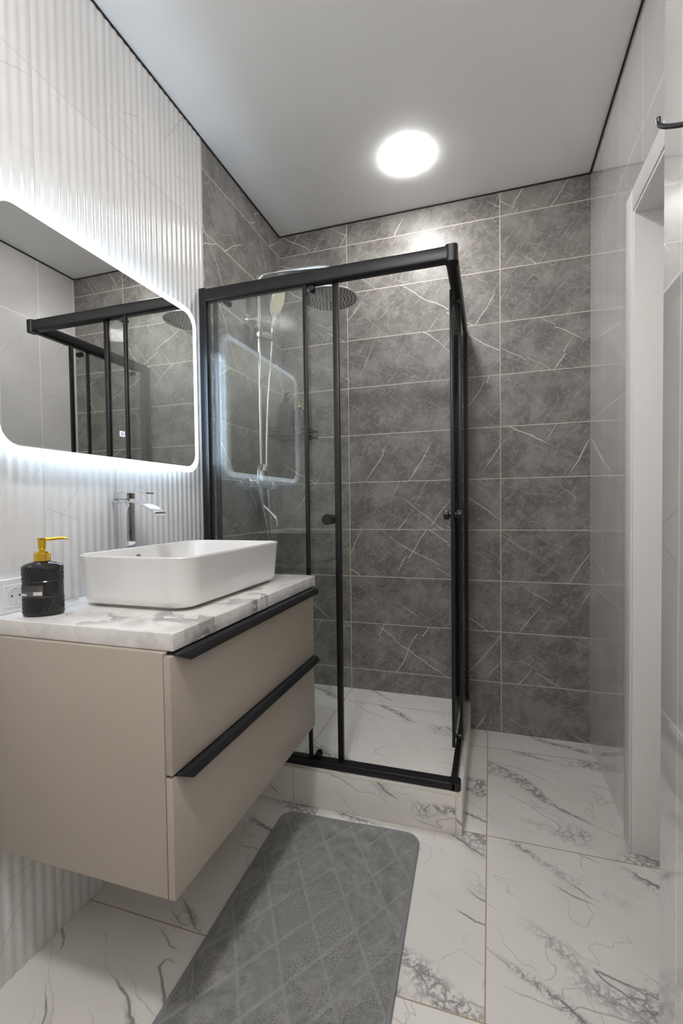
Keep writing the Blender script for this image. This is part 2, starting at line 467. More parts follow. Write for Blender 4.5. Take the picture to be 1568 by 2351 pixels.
def link(name, bm, mat, base=(0, 0, 0), parent=None, sharp=32, mats=None):
    bmesh.ops.recalc_face_normals(bm, faces=list(bm.faces))
    lim = math.radians(sharp)
    for f in bm.faces: f.smooth = True
    for e in bm.edges:
        if len(e.link_faces) == 2:
            e.smooth = e.calc_face_angle(0.0) < lim
        else: e.smooth = False
    me = bpy.data.meshes.new(name)
    bmesh.ops.translate(bm, verts=list(bm.verts), vec=-Vector(base))
    bm.to_mesh(me); bm.free()
    me.materials.append(mat)
    for x in (mats or []): me.materials.append(x)
    o = bpy.data.objects.new(name, me); COL.objects.link(o)
    if parent is not None: o.parent = parent
    return o

class Thing:
    """an Empty at the base of a thing; part() adds a mesh given in room coordinates"""
    def __init__(self, name, label, cat, base, group=None):
        self.o = bpy.data.objects.new(name, None); COL.objects.link(self.o)
        self.o.empty_display_size = 0.05
        self.base = Vector(base); self.o.location = base
        self.o['label'] = label; self.o['category'] = cat
        if group: self.o['group'] = group
    def part(self, name, bm, mat, parent=None, label=None, **k):
        o = link(name, bm, mat, self.base, parent or self.o, **k)
        if label: o['label'] = label
        return o

def single(name, bm, mat, label, cat, base, **k):
    o = link(name, bm, mat, base, None, **k); o.location = base
    o['label'] = label; o['category'] = cat; return o

def struct(name, bm, mat, parent=None, label=None, **k):
    o = link(name, bm, mat, (0, 0, 0), parent, **k)
    if parent is None: o['kind'] = 'structure'
    if label: o['label'] = label
    return o

def B(*a, **k):
    bm = bmesh.new(); box(bm, *a, **k); return bm

# ------------------------------------------------------------------ room shell
DY0, DY1, DZ = -0.700, -1.345, 2.035       # door opening in the right wall
struct('floor', B(-0.12, 2.6, YN - 0.1, 0.1, -0.1, 0.0), M['floor'], label='white marble floor tiles with grey veins')
struct('ceiling', B(-0.12, 2.6, YN - 0.1, 0.1, ZC, ZC + 0.1), M['ceiling'], label='plain white satin ceiling')
struct('wall_back', B(0.0, XR + 0.14, 0.0, 0.1, 0.0, ZC), M['grey_x'], label='grey marble tile wall behind the shower')
wl = bmesh.new()
box(wl, -0.1, 0.0, YB, 0.1, 0.0, ZC)
struct('wall_left', wl, M['grey_y'], label='grey marble tile part of the left wall inside the shower')
# fluted white part of the left wall
fl = bmesh.new()
pitch = TW / 9
ny = int((YB - YN) / pitch * 10)
front = []
for i in range(ny + 1):
    y = YB - (YB - YN) * i / ny
    ph = ((YB - y) / pitch) % 1.0
    x = 0.0021 * (1 - math.cos(2 * PI * ph)) / 2
    front.append((x, y))
za, zb = fl.verts, None
lo = [fl.verts.new((x, y, 0.0)) for x, y in front]
hi = [fl.verts.new((x, y, ZC)) for x, y in front]
for i in range(ny):
    fl.faces.new((lo[i], lo[i + 1], hi[i + 1], hi[i]))
bl = [fl.verts.new((-0.1, YB, 0.0)), fl.verts.new((-0.1, YN, 0.0)), fl.verts.new((-0.1, YN, ZC)), fl.verts.new((-0.1, YB, ZC))]
fl.faces.new(bl)
fl.faces.new((lo[0], hi[0], bl[3], bl[0])); fl.faces.new((lo[-1], bl[1], bl[2], hi[-1]))
struct('wall_left_fluted', fl, M['flute'], sharp=60, label='fluted white marble tile part of the left wall')
# right wall with the door opening, and a projecting pier at the camera's end
wr = bmesh.new()
box(wr, XR, XR + 0.14, DY0, 0.0, 0.0, ZC)
box(wr, XR, XR + 0.14, DY1, DY0, DZ, ZC)
box(wr, XR, XR + 0.14, YN, DY1, 0.0, ZC)
struct('wall_right', wr, M['white_flat'], label='polished white marble tile wall around the doorway')
PX, PY = 1.400, -1.409
struct('wall_right_pier', B(PX, XR, YN, PY, 0.0, ZC), M['white_flat'], label='projecting white tile pier at the right edge')
struct('wall_near', B(-0.1, XR + 0.14, YN - 0.1, YN, 0.0, ZC), M['white_near'])
# dark joint between stretch ceiling and walls
tr = bmesh.new()
box(tr, 0.0, 0.0055, YN, 0.0, ZC - 0.006, ZC); box(tr, 0.0055, XR, -0.004, 0.0, ZC - 0.006, ZC)
box(tr, XR - 0.005, XR, PY, -0.004, ZC - 0.006, ZC); box(tr, PX, XR - 0.005, PY, PY + 0.004, ZC - 0.006, ZC)
box(tr, PX - 0.004, PX, YN, PY + 0.004, ZC - 0.006, ZC)
struct('trim_1', tr, M['black_gap'], label='thin dark joint between ceiling and walls')
# door: casing on the wall, lining in the opening, closed leaf
cs = bmesh.new()
CW = 0.068
for y0, y1, z0, z1 in ((DY0, DY0 + CW, 0.0, DZ + CW), (DY1, DY0, DZ, DZ + CW), (DY1 - 0.055, DY1, 0.0, DZ + CW)):
    box(cs, XR - 0.014, XR, y0, y1, z0, z1, 0.003)
d1 = struct('door_1', cs, M['white_paint'], label='white door casing in the right wall')
ln = bmesh.new()
for y0, y1, z0, z1 in ((DY0 - 0.012, DY0, 0.0, DZ), (DY1, DY1 + 0.012, 0.0, DZ), (DY1 + 0.012, DY0 - 0.012, DZ - 0.012, DZ)):
    box(ln, XR - 0.010, XR + 0.135, y0, y1, z0, z1, 0.001)
struct('door_lining', ln, M['white_paint'], d1)
struct('door_leaf', B(XR + 0.098, XR + 0.134, DY1 + 0.014, DY0 - 0.014, 0.006, DZ - 0.014, bev=0.002), M['white_paint'], d1)

# ------------------------------------------------------------------ ceiling lamps
def ceiling_lamp(x, y, label, mat, drop):
    t = Thing('ceiling_light', label, 'ceiling light', (x, y, ZC), 'round ceiling lights')
    bm = bmesh.new(); lathe(bm, [(0.080, -0.0), (0.080, -0.003)], (x, y, ZC), n=48)
    t.part('mounting_plate', bm, M['white_plastic'])
    bm = bmesh.new(); lathe(bm, [(0.088, -0.002), (0.0905, -0.003), (0.0905, -drop), (0.087, -drop - 0.003), (0.070, -drop - 0.005), (0.04, -drop - 0.006), (0.004, -drop - 0.0065)], (x, y, ZC), n=48)
    t.part('diffuser', bm, mat, label='glowing opal diffuser')
ceiling_lamp(0.772, -0.366, 'round lit ceiling light above the shower', M['lamp'], 0.006)
ceiling_lamp(0.790, -2.300, 'round ceiling light over the entrance, behind the camera', M['lamp_near'], 0.042)

# ------------------------------------------------------------------ shower tray
tb = (0.5, -0.4, 0.0)
t = Thing('shower_tray', 'raised shower floor tiled in white veined marble, with a step front', 'shower tray', tb)
TX, TY, TZ = 1.010, -0.791, 0.140
bm = B(0.0, TX - 0.009, TY + 0.009, 0.0, 0.0, TZ - 0.010)
o = t.part('core', bm, M['silicone'])
def raw_part(th, name, bm, mat, **k):
    """part whose texture runs in room coordinates"""
    return th.part(name, bm, mat, **k)
t.part('floor_tile', B(0.0, TX - 0.009, TY + 0.009, -0.0, TZ - 0.010, TZ), M['tray'])
t.part('front_tile', B(0.0, TX, TY, TY + 0.009, 0.0, TZ - 0.004, bev=0.0008), M['trayfront'])
t.part('side_tile', B(TX - 0.009, TX, TY + 0.0092, 0.0, 0.0, TZ, bev=0.0008), M['trayfront'])
t.part('edge_joint', B(0.0, TX - 0.0005, TY + 0.0005, TY + 0.009, TZ - 0.004, TZ, bev=0.0008), M['silicone'], label='ivory joint along the step edge')

# ------------------------------------------------------------------ shower enclosure
FY, RX = -0.770, 1.003                      # outer planes of the frame
t = Thing('shower_enclosure', 'corner shower enclosure of clear glass in a black metal frame', 'shower enclosure', (0.5, -0.4, TZ))
K = M['black_metal']
Z0, Z1 = TZ, 1.997                          # frame bottom, top
def rail_profile(a, b, z0, z1, r=0.006):
    return [((a + b) / 2 + u, (z0 + z1) / 2 + v) for u, v in rrect(b - a, z1 - z0, r, 3)]
bm = bmesh.new(); prism(bm, rail_profile(FY, FY + 0.040, Z1 - 0.050, Z1, 0.008), lambda u, v, d: (d, u, v), 0.026, RX - 0.018)
t.part('top_rail', bm, K)
bm = bmesh.new(); prism(bm, rail_profile(RX - 0.040, RX, Z1 - 0.050, Z1, 0.008), lambda u, v, d: (u, d, v), FY + 0.018, -0.026)
t.part('top_rail', bm, K)
bm = bmesh.new(); prism(bm, rail_profile(FY - 0.002, FY + 0.042, Z0 + 0.0003, Z0 + 0.026, 0.003), lambda u, v, d: (d, u, v), 0.002, RX - 0.018)
t.part('bottom_rail', bm, K)
bm = bmesh.new(); prism(bm, rail_profile(RX - 0.034, RX - 0.012, Z0 + 0.0003, Z0 + 0.022, 0.003), lambda u, v, d: (u, d, v), FY + 0.018, -0.002)
t.part('bottom_rail', bm, K)
for z0, z1 in ((Z1 - 0.053, Z1 + 0.002), (Z0 + 0.0003, Z0 + 0.028)):
    bm = bmesh.new()
    prism(bm, [(RX - 0.019 + u, FY + 0.020 + v) for u, v in rrect(0.042, 0.044, 0.014, 5)], lambda u, v, d: (u, v, d), z0, z1)
    t.part('corner_connector', bm, K)
bm = B(0.001, 0.034, FY + 0.001, FY + 0.038, Z0 + 0.022, Z1 + 0.004, bev=0.003); t.part('wall_post', bm, K)
bm = B(RX - 0.040, RX - 0.001, -0.034, -0.001, Z0 + 0.020, Z1 - 0.012, bev=0.003); t.part('wall_post', bm, K)
# front: fixed pane (outer track), sliding pane (inner track)
GZ0, GZ1 = Z0 + 0.022, Z1 - 0.048
g = t.part('fixed_pane', B(0.032, 0.450, FY + 0.010, FY + 0.016, GZ0, GZ1), M['glass'], label='clear glass')
t.part('edge_seal', B(0.444, 0.459, FY + 0.006, FY + 0.019, GZ0, GZ1, bev=0.002), K, g)
g = t.part('sliding_door', B(0.060, 0.567, FY + 0.026, FY + 0.032, GZ0 + 0.006, GZ1 - 0.004), M['glass'], label='clear glass')
t.part('edge_profile', B(0.556, 0.578, FY + 0.021, FY + 0.037, GZ0 + 0.003, GZ1 - 0.002, bev=0.002), K, g)
t.part('edge_profile', B(0.052, 0.069, FY + 0.022, FY + 0.036, GZ0 + 0.003, GZ1 - 0.002, bev=0.002), K, g)
def door_knob(axis, c, s):
    bm = bmesh.new()
    for d in (1, -1):
        lathe(bm, [(0.011, 0.0035 * d), (0.011, 0.013 * d), (0.0185, 0.015 * d), (0.0195, 0.019 * d), (0.0195, 0.031 * d), (0.017, 0.034 * d), (0.003, 0.0345 * d)], c, axis, 28)
    return bm
t.part('knob', door_knob('y', (0.532, FY + 0.029, 1.078), 1), M['black_plastic'], g)
def roller(axis, c):
    bm = bmesh.new()
    lathe(bm, [(0.004, -0.016), (0.012, -0.015), (0.0125, -0.006), (0.008, -0.005), (0.008, 0.005), (0.0125, 0.006), (0.012, 0.016), (0.004, 0.0165)], c, axis, 20)
    return bm
for x in (0.115, 0.475):
    t.part('roller', roller('y', (x, FY + 0.030, GZ0 + 0.014)), M['black_plastic'], g)
    t.part('roller', roller('y', (x, FY + 0.030, GZ1 - 0.010)), M['black_plastic'], g)
# right side: fixed pane at the back wall, sliding pane pushed back
g = t.part('fixed_pane', B(RX - 0.016, RX - 0.010, -0.440, -0.032, GZ0, GZ1), M['glass'], label='clear glass')
t.part('edge_seal', B(RX - 0.019, RX - 0.006, -0.449, -0.434, GZ0, GZ1, bev=0.002), K, g)
sx = RX - 0.035
g = t.part('sliding_door', B(sx - 0.003, sx + 0.003, -0.562, -0.058, GZ0 + 0.030, GZ1 - 0.014), M['glass'], label='clear glass')
t.part('edge_profile', B(sx - 0.006, sx + 0.006, -0.572, -0.552, GZ0 + 0.026, GZ1 - 0.012, bev=0.002), K, g)
t.part('edge_profile', B(sx - 0.026, sx + 0.008, -0.076, -0.050, GZ0 + 0.026, GZ1 - 0.012, bev=0.002), K, g)
t.part('knob', door_knob('x', (sx, -0.535, 1.088), 1), M['black_plastic'], g)
for y in (-0.500, -0.130):
    t.part('roller', roller('x', (sx + 0.010, y, GZ0 + 0.040)), M['black_plastic'], g)
    t.part('roller', roller('x', (sx + 0.010, y, GZ1 - 0.030)), M['black_plastic'], g)

# ------------------------------------------------------------------ shower column on the left wall
SYc = -0.378
t = Thing('shower_column', 'chrome shower column with a round rain head, mixer and spout on the grey wall', 'shower column', (0.0, SYc, 1.25))
C = M['chrome']
bm = bmesh.new(); tube(bm, smooth_path([(0.060, SYc, 1.27), (0.060, SYc, 1.7), (0.060, SYc + 0.008, 2.175), (0.066, SYc + 0.010, 2.208), (0.095, SYc + 0.012, 2.226), (0.25, SYc + 0.014, 2.224), (0.385, SYc + 0.016, 2.216), (0.410, SYc + 0.017, 2.204), (0.417, SYc + 0.017, 2.175), (0.417, SYc + 0.017, 2.105)], 6), 0.0105, 16)
t.part('riser_pipe', bm, C)
bm = bmesh.new(); lathe(bm, [(0.030, 0.0), (0.030, 0.006), (0.012, 0.010), (0.010, 0.050)], (0.0, SYc, 2.02), 'x', 24); t.part('wall_bracket', bm, C)
hc = (0.417, SYc + 0.017, 2.066)
bm = bmesh.new(); lathe(bm, [(0.122, 0.0), (0.1255, 0.002), (0.1255, 0.006), (0.121, 0.009), (0.030, 0.012), (0.020, 0.020), (0.014, 0.045), (0.010, 0.048)], hc, 'z', 56)
h = t.part('rain_head', bm, M['satin'])
bm = bmesh.new()
for r, n in ((0.018, 6), (0.034, 12), (0.050, 18), (0.066, 24), (0.082, 30), (0.098, 36), (0.113, 42)):
    for i in range(n):
        a = 2 * PI * (i + 0.3 * n) / n
        lathe(bm, [(0.0030, 0.001), (0.0026, -0.0022), (0.001, -0.0028)], (hc[0] + r * math.cos(a), hc[1] + r * math.sin(a), hc[2]), 'z', 6)
n_ = t.part('nozzles', bm, M['hole'], h); n_['kind'] = 'stuff'
# slider holding the hand shower
bm = bmesh.new(); lathe(bm, [(0.018, -0.026), (0.021, -0.022), (0.021, 0.022), (0.018, 0.026)], (0.060, SYc + 0.003, 1.955), 'z', 24)
tube(bm, [(0.060, SYc, 1.955), (0.060, SYc - 0.036, 1.972)], [0.011, 0.014], 16)
tube(bm, [(0.060, SYc, 1.952), (0.100, SYc + 0.046, 1.946)], [0.015, 0.020], 16)
t.part('slide_holder', bm, C)
# mixer body and its handles
bm = bmesh.new(); lathe(bm, [(0.017, -0.085), (0.022, -0.080), (0.022, 0.080), (0.017, 0.085)], (0.060, SYc, 1.235), 'y', 28)
for dy in (-0.06, 0.06):
    lathe(bm, [(0.032, 0.0), (0.030, 0.010), (0.016, 0.016), (0.013, 0.050)], (0.0, SYc + dy, 1.235), 'x', 24)
lathe(bm, [(0.019, 0.0), (0.019, 0.055), (0.013, 0.065)], (0.060, SYc, 1.245), 'z', 20)
mx = t.part('mixer_body', bm, C)
for s in (-1, 1):
    bm = bmesh.new(); lathe(bm, [(0.019, s * 0.086), (0.024, s * 0.092), (0.024, s * 0.126), (0.018, s * 0.132), (0.004, s * 0.133)], (0.060, SYc, 1.235), 'y', 24)
    t.part('control_knob', bm, C, mx)
bm = bmesh.new(); tube(bm, smooth_path([(0.062, SYc - 0.008, 1.23), (0.064, SYc - 0.008, 1.165), (0.072, SYc - 0.004, 1.132), (0.105, SYc + 0.005, 1.098), (0.128, SYc + 0.010, 1.072), (0.134, SYc + 0.012, 1.035)], 7), 0.0095, 14)
t.part('spout', bm, C)
# hose: from the hand shower down, and the loop that hangs from the diverter
bm = bmesh.new(); tube(bm, smooth_path([(0.105, SYc + 0.050, 1.925), (0.098, SYc + 0.040, 1.80), (0.090, SYc + 0.022, 1.60), (0.088, SYc + 0.010, 1.42), (0.088, SYc + 0.004, 1.32)], 8), 0.0068, 10)
tube(bm, smooth_path([(0.072, SYc + 0.004, 1.318), (0.078, SYc - 0.030, 1.322), (0.082, SYc - 0.062, 1.312), (0.084, SYc - 0.072, 1.27), (0.088, SYc - 0.060, 1.17), (0.096, SYc - 0.036, 1.07), (0.104, SYc - 0.014, 0.95), (0.100, SYc + 0.010, 0.80), (0.09, SYc + 0.05, 0.76), (0.08, SYc + 0.075, 0.82), (0.075, SYc + 0.068, 1.0), (0.068, SYc + 0.05, 1.215)], 8), 0.0068, 10)
t.part('hose', bm, M['steel'])
bm = bmesh.new(); lathe(bm, [(0.012, -0.018), (0.016, -0.012), (0.016, 0.012), (0.012, 0.018)], (0.076, SYc + 0.003, 1.315), 'z', 18); t.part('diverter', bm, C)
# hand shower
hb = Vector((0.104, SYc + 0.050, 1.930))
t = Thing('hand_shower', 'oval hand shower with cream spray plate standing in the slide holder', 'hand shower', hb)
bm = bmesh.new(); tube(bm, smooth_path([hb, hb + Vector((0.002, 0.003, 0.05)), hb + Vector((0.006, 0.010, 0.105)), hb + Vector((0.010, 0.020, 0.135))], 6), [0.011] * 6 + [0.0125] * 6 + [0.014] * 7, 16)
t.part('handle', bm, C)
hn = Vector((0.86, -0.25, -0.44)).normalized()           # spray direction
hu = (Vector((0, 0, 1)) - hn * hn.z).normalized(); hs = hn.cross(hu)
hcn = hb + Vector((0.014, 0.034, 0.195))
def disc(bm, prof, c, n, u, s, ru, rs, k=36):
    rings = []
    for r, hgt in prof:
        rings.append([c + n * hgt + u * (math.cos(2 * PI * i / k) * ru * r) + s * (math.sin(2 * PI * i / k) * rs * r) for i in range(k)])
    loft(bm, rings)
bm = bmesh.new(); disc(bm, [(0.45, -0.022), (0.80, -0.018), (0.97, -0.008), (1.0, 0.0), (0.97, 0.004), (0.92, 0.005)], hcn, hn, hu, hs, 0.080, 0.044)
t.part('head', bm, C)
bm = bmesh.new(); disc(bm, [(0.915, 0.0045), (0.90, 0.0075), (0.5, 0.009), (0.05, 0.0095)], hcn, hn, hu, hs, 0.080, 0.044)
f = t.part('spray_plate', bm, M['cream_plastic'], label='cream plate')
bm = bmesh.new()
for i in range(-7, 8):
    for j in range(-4, 5):
        a, b = i * 0.0098, j * 0.0098
        if (a / 0.072) ** 2 + (b / 0.039) ** 2 < 0.92:
            p = hcn + hu * a + hs * b + hn * 0.0088
            cyl_between(bm, p, p + hn * 0.0022, 0.0018, 0.0012, 6)
n_ = t.part('nozzles', bm, M['silicone'], f); n_['kind'] = 'stuff'

# ------------------------------------------------------------------ corner shelf with bottles
SZ = 1.500
t = Thing('corner_shelf', 'dark wire corner shelf in the shower corner, holding two bottles', 'shelf', (0.0, 0.0, SZ))
bm = bmesh.new()
rim = [(0.006, -0.215), (0.10, -0.205), (0.17, -0.15), (0.205, -0.08), (0.212, -0.006)]
for z in (SZ - 0.004, SZ + 0.032):
    tube(bm, [(p.x, p.y, z) for p in smooth_path([(a, b, 0) for a, b in rim], 6)], 0.003, 8)
tube(bm, [(0.006, -0.215, SZ + 0.032), (0.006, -0.006, SZ + 0.032), (0.212, -0.006, SZ + 0.032)], 0.003, 8)
tube(bm, [(0.006, -0.215, SZ - 0.004), (0.006, -0.006, SZ - 0.004), (0.212, -0.006, SZ - 0.004)], 0.003, 8)
for p in smooth_path([(a, b, 0) for a, b in rim], 3)[::2]:
    tube(bm, [(p.x, p.y, SZ - 0.004), (p.x, p.y, SZ + 0.032)], 0.002, 6)
t.part('rim', bm, M['black_plastic'])
bm = bmesh.new()
for i in range(1, 11):
    x = 0.0195 * i
    ye = -0.215 + 0.9 * max(0, x - 0.04) ** 1.35 * 1.15
    tube(bm, [(x, -0.006, SZ - 0.004), (x, min(ye, -0.03), SZ - 0.004)], 0.0022, 6)
t.part('grid', bm, M['black_plastic'])
def pump_bottle(name, label, c, w, d, hgt, mat, pmat, gap):
    t = Thing(name, label, 'bottle', c)
    bm = bmesh.new()
    rings = []
    for k, z in ((0.94, 0.0), (1.0, 0.006), (1.0, hgt * 0.78), (0.96, hgt * 0.83), (0.45, hgt * 0.90), (0.36, hgt * 0.92), (0.36, hgt * 0.95)):
        rings.append([Vector((c[0] + u, c[1] + v, c[2] + z)) for u, v in rrect(w * k, d * k, min(w, d) * 0.32 * k, 5)])
    loft(bm, rings); t.part('body', bm, mat)
    bm = bmesh.new(); lathe(bm, [(w * 0.19, hgt * 0.94), (w * 0.19, hgt * 1.00), (w * 0.09, hgt * 1.01), (w * 0.07, hgt * 1.07), (w * 0.14, hgt * 1.075), (w * 0.14, hgt * 1.12), (w * 0.05, hgt * 1.125)], c, 'z', 20)
    tube(bm, [(c[0], c[1], c[2] + hgt * 1.10), (c[0] + w * 0.32, c[1] - w * 0.25, c[2] + hgt * 1.10), (c[0] + w * 0.42, c[1] - w * 0.32, c[2] + hgt * 1.075)], [0.005, 0.0045, 0.0035], 10)
    t.part('pump', bm, pmat)
pump_bottle('shampoo_bottle', 'tall dark brown pump bottle on the corner shelf, left of the gold pump', (0.052, -0.060, SZ - 0.001), 0.080, 0.062, 0.215, M['bottle_brown'], M['bottle_brown'], 0)
pump_bottle('soap_bottle', 'black bottle with gold pump on the corner shelf', (0.136, -0.075, SZ - 0.001), 0.066, 0.055, 0.165, M['bottle_black'], M['gold'], 0)

# ------------------------------------------------------------------ vanity cabinet
CX, VY0, VY1, VZ0, VZ1 = 0.512, -1.634, -0.868, 0.353, 0.8445
t = Thing('vanity_cabinet', 'wall-hung beige vanity cabinet with two drawers below the marble worktop', 'cabinet', (0.0, -1.25, VZ0))
bm = bmesh.new()
box(bm, 0.006, CX - 0.0175, VY0, VY0 + 0.016, VZ0, VZ1, 0.0008); t.part('side_panel', bm, M['beige'])
bm = B(0.006, CX - 0.0175, VY1 - 0.016, VY1, VZ0, VZ1, bev=0.0008); t.part('side_panel', bm, M['beige'])
bm = B(0.006, CX - 0.0180, VY0 + 0.016, VY1 - 0.016, VZ0, VZ0 + 0.016); t.part('bottom_panel', bm, M['beige'])
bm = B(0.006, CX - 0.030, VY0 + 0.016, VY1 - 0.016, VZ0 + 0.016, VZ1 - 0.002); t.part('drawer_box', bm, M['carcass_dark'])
def drawer(z0, z1):
    d = t.part('drawer', B(CX - 0.016, CX, VY0, VY1, z0, z1, bev=0.0015), M['beige'])
    # black lip handle that runs along the drawer's top edge
    prof = [(-0.0165, 0.0040), (0.004, 0.0040), (0.013, 0.0020), (0.0185, -0.006), (0.0195, -0.0150), (0.0170, -0.0150), (0.0155, -0.0060),
            (0.0110, -0.0012), (0.0035, 0.0008), (-0.0165, 0.0008)]
    bm = bmesh.new()
    y_in, y_out = VY0 + 0.012, VY1 + 0.001
    rings = []
    for y, k in ((y_in, 0.0), (y_in + 0.028, 1.0), (y_out, 1.0)):
        rings.append([Vector((CX + (u if u < 0.004 else 0.004 + (u - 0.004) * k), y, z1 + (v if k else max(v, 0.0008)))) for u, v in prof])
    loft(bm, rings)
    t.part('handle', bm, M['black_handle'], d, label='black lip handle')
drawer(VZ0, 0.5975)
drawer(0.6035, 0.8385)

bm = B(0.004, 0.5095, -1.6215, -0.842, 0.8450, 0.8812, bev=0.0022, seg=3)
single('countertop', bm, M['counter'], 'white and grey marble worktop on the beige vanity cabinet', 'countertop', (0.0, -1.25, 0.845))

# ------------------------------------------------------------------ washbasin
bx, by = 0.2640, -1.2150
t = Thing('washbasin', 'white rectangular vessel basin with rounded corners on the marble worktop', 'basin', (bx, by, 0.881))
bm = bmesh.new()
rings = []
def rr(w, d, r, z): return [Vector((bx + u, by + v, z)) for u, v in rrect(w, d, r, 10)]
WX, WY = 0.350, 0.522
zb = 0.8865
for w, d, r, z in ((WX - 0.064, WY - 0.064, 0.036, zb), (WX - 0.046, WY - 0.046, 0.044, zb + 0.001), (WX - 0.030, WY - 0.030, 0.050, zb + 0.005),
                   (WX - 0.020, WY - 0.020, 0.053, zb + 0.013), (WX - 0.016, WY - 0.016, 0.054, zb + 0.022), (WX - 0.003, WY - 0.003, 0.053, 1.006), (WX, WY, 0.053, 1.010),
                   (WX - 0.003, WY - 0.003, 0.052, 1.0128), (WX - 0.010, WY - 0.010, 0.050, 1.0128), (WX - 0.014, WY - 0.014, 0.048, 1.010),
                   (WX - 0.024, WY - 0.024, 0.052, 0.940), (WX - 0.045, WY - 0.045, 0.050, 0.915), (WX - 0.090, WY - 0.090, 0.045, 0.905), (0.06, 0.08, 0.025, 0.901)):
    rings.append(rr(w, d, r, z))
loft(bm, rings); t.part('bowl', bm, M['ceramic'], sharp=50)
bm = bmesh.new(); loft(bm, [rr(WX - 0.085, WY - 0.075, 0.045, 0.8812), rr(WX - 0.085, WY - 0.075, 0.045, zb + 0.001)]); t.part('foot', bm, M['ceramic'])
bm = bmesh.new(); lathe(bm, [(0.010, 0.0), (0.010, 0.0022), (0.006, 0.003), (0.005, 0.0012)], (bx - WX / 2 + 0.0095, -1.246, 0.982), 'x', 24); t.part('overflow_ring', bm, M['grey_hole'], label='grey overflow ring')
bm = bmesh.new(); lathe(bm, [(0.030, 0.901), (0.030, 0.9055), (0.026, 0.908), (0.004, 0.9085)], (bx, by, 0.0), 'z', 28); t.part('drain_cap', bm, M['chrome'])

# ------------------------------------------------------------------ basin faucet
fy = -1.2235
t = Thing('basin_faucet', 'tall square chrome waterfall faucet behind the white basin', 'faucet', (0.033, fy, 0.881))
hw = 0.0185
bm = bmesh.new(); box(bm, 0.008, 0.054, fy - hw, fy + hw, 0.8812, 1.1465, 0.0015); t.part('column', bm, C)
# wide sheet spout, level then falling in an arc
bm = bmesh.new()
xs = [(0.004, 1.1515), (0.060, 1.1515), (0.080, 1.1500), (0.100, 1.1465), (0.120, 1.1400), (0.140, 1.1310), (0.157, 1.1200), (0.168, 1.1110)]
top = [Vector((x, 0, z)) for x, z in xs]
prof = []
for i, p in enumerate(top):
    a = top[min(i + 1, len(top) - 1)] - top[max(i - 1, 0)]
    nrm = Vector((-a.z, 0, a.x)).normalized()
    prof.append((p, p - nrm * 0.0045))
outline = [a for a, b in prof] + [b for a, b in reversed(prof)]
loft(bm, [[Vector((p.x, y, p.z)) for p in outline] for y in (fy - 0.0225, fy + 0.0225)])
t.part('spout', bm, C)
bm = bmesh.new(); lathe(bm, [(0.016, 1.1512), (0.016, 1.1560), (0.012, 1.1575)], (0.032, fy, 0.0), 'z', 24); t.part('neck', bm, C)
bm = bmesh.new(); box(bm, 0.010, 0.057, fy - 0.0165, fy + 0.0165, 1.1575, 1.1755, 0.001)
hd = t.part('lever_block', bm, C)
bm = bmesh.new()
lv = [(0.008, 1.1755), (0.060, 1.1765), (0.095, 1.1755), (0.128, 1.1715)]
ol = [(x, z + 0.004) for x, z in lv] + [(x, z) for x, z in reversed(lv)]
loft(bm, [[Vector((x, y, z)) for x, z in ol] for y in (fy - 0.0165, fy + 0.0165)]); t.part('lever', bm, C, hd)
bm = bmesh.new(); lathe(bm, [(0.0042, 0.0), (0.0042, 0.0008), (0.002, 0.001)], (0.0571, fy - 0.001, 1.1665), 'x', 16); t.part('temperature_mark', bm, M['red'], hd, label='red dot')

# ------------------------------------------------------------------ soap dispenser
sc = Vector((0.101, -1.560, 0.8812))
ang = math.radians(37.5)
su = Vector((math.cos(ang), math.sin(ang), 0)); sv = Vector((-math.sin(ang), math.cos(ang), 0))
t = Thing('soap_dispenser', 'black glass soap dispenser with gold pump on the worktop near its left edge', 'soap dispenser', sc)
def oval(a, b, z, fn=None, n=96, off=0.0):
    out = []
    for i in range(n):
        th = 2 * PI * i / n
        r = 1.0
        p = sc + su * (math.cos(th) * (a + off)) + sv * (math.sin(th) * (b + off)) + Vector((0, 0, z))
        if fn:
            dd = fn(th, z); q = (su * (math.cos(th) / a) + sv * (math.sin(th) / b)).normalized(); p = p + q * dd
        out.append(p)
    return out
def facets(th, z):
    s = 24
    a = (th / (2 * PI) * s + z / 0.0098 * 0.5) % 1.0; b = (th / (2 * PI) * s - z / 0.0098 * 0.5) % 1.0
    return 0.0016 * (min(a, 1 - a) + min(b, 1 - b)) - 0.0006
A_, B_ = 0.0425, 0.029
rings = [oval(A_ * 0.93, B_ * 0.93, 0.0), oval(A_ * 0.985, B_ * 0.98, 0.002), oval(A_, B_, 0.006)]
rings += [oval(A_, B_, 0.007 + 0.0365 * k / 30, facets) for k in range(31)]
rings += [oval(A_ + 0.0008, B_ + 0.0008, 0.0445), oval(A_, B_, 0.046), oval(A_, B_, 0.079), oval(A_ + 0.001, B_ + 0.001, 0.0805), oval(A_, B_, 0.082)]
rings += [oval(A_, B_, 0.0825 + 0.0285 * k / 24, facets) for k in range(25)]
rings += [oval(A_ + 0.001, B_ + 0.001, 0.1125), oval(A_ + 0.0005, B_ + 0.0005, 0.1150), oval(A_ * 0.90, B_ * 0.90, 0.1190), oval(0.027, 0.021, 0.1235), oval(0.016, 0.016, 0.1265), oval(0.0145, 0.0145, 0.1280)]
bm = bmesh.new(); loft(bm, rings); bt = t.part('bottle', bm, M['bottle_black'], sharp=25)
c0 = tuple(sc)
bm = bmesh.new(); lathe(bm, [(0.0160, 0.1270), (0.0172, 0.1275), (0.0172, 0.1450), (0.0160, 0.1462), (0.0120, 0.1465), (0.0120, 0.1490), (0.0065, 0.1495), (0.0065, 0.1560)], c0, 'z', 32); t.part('collar', bm, M['gold'])
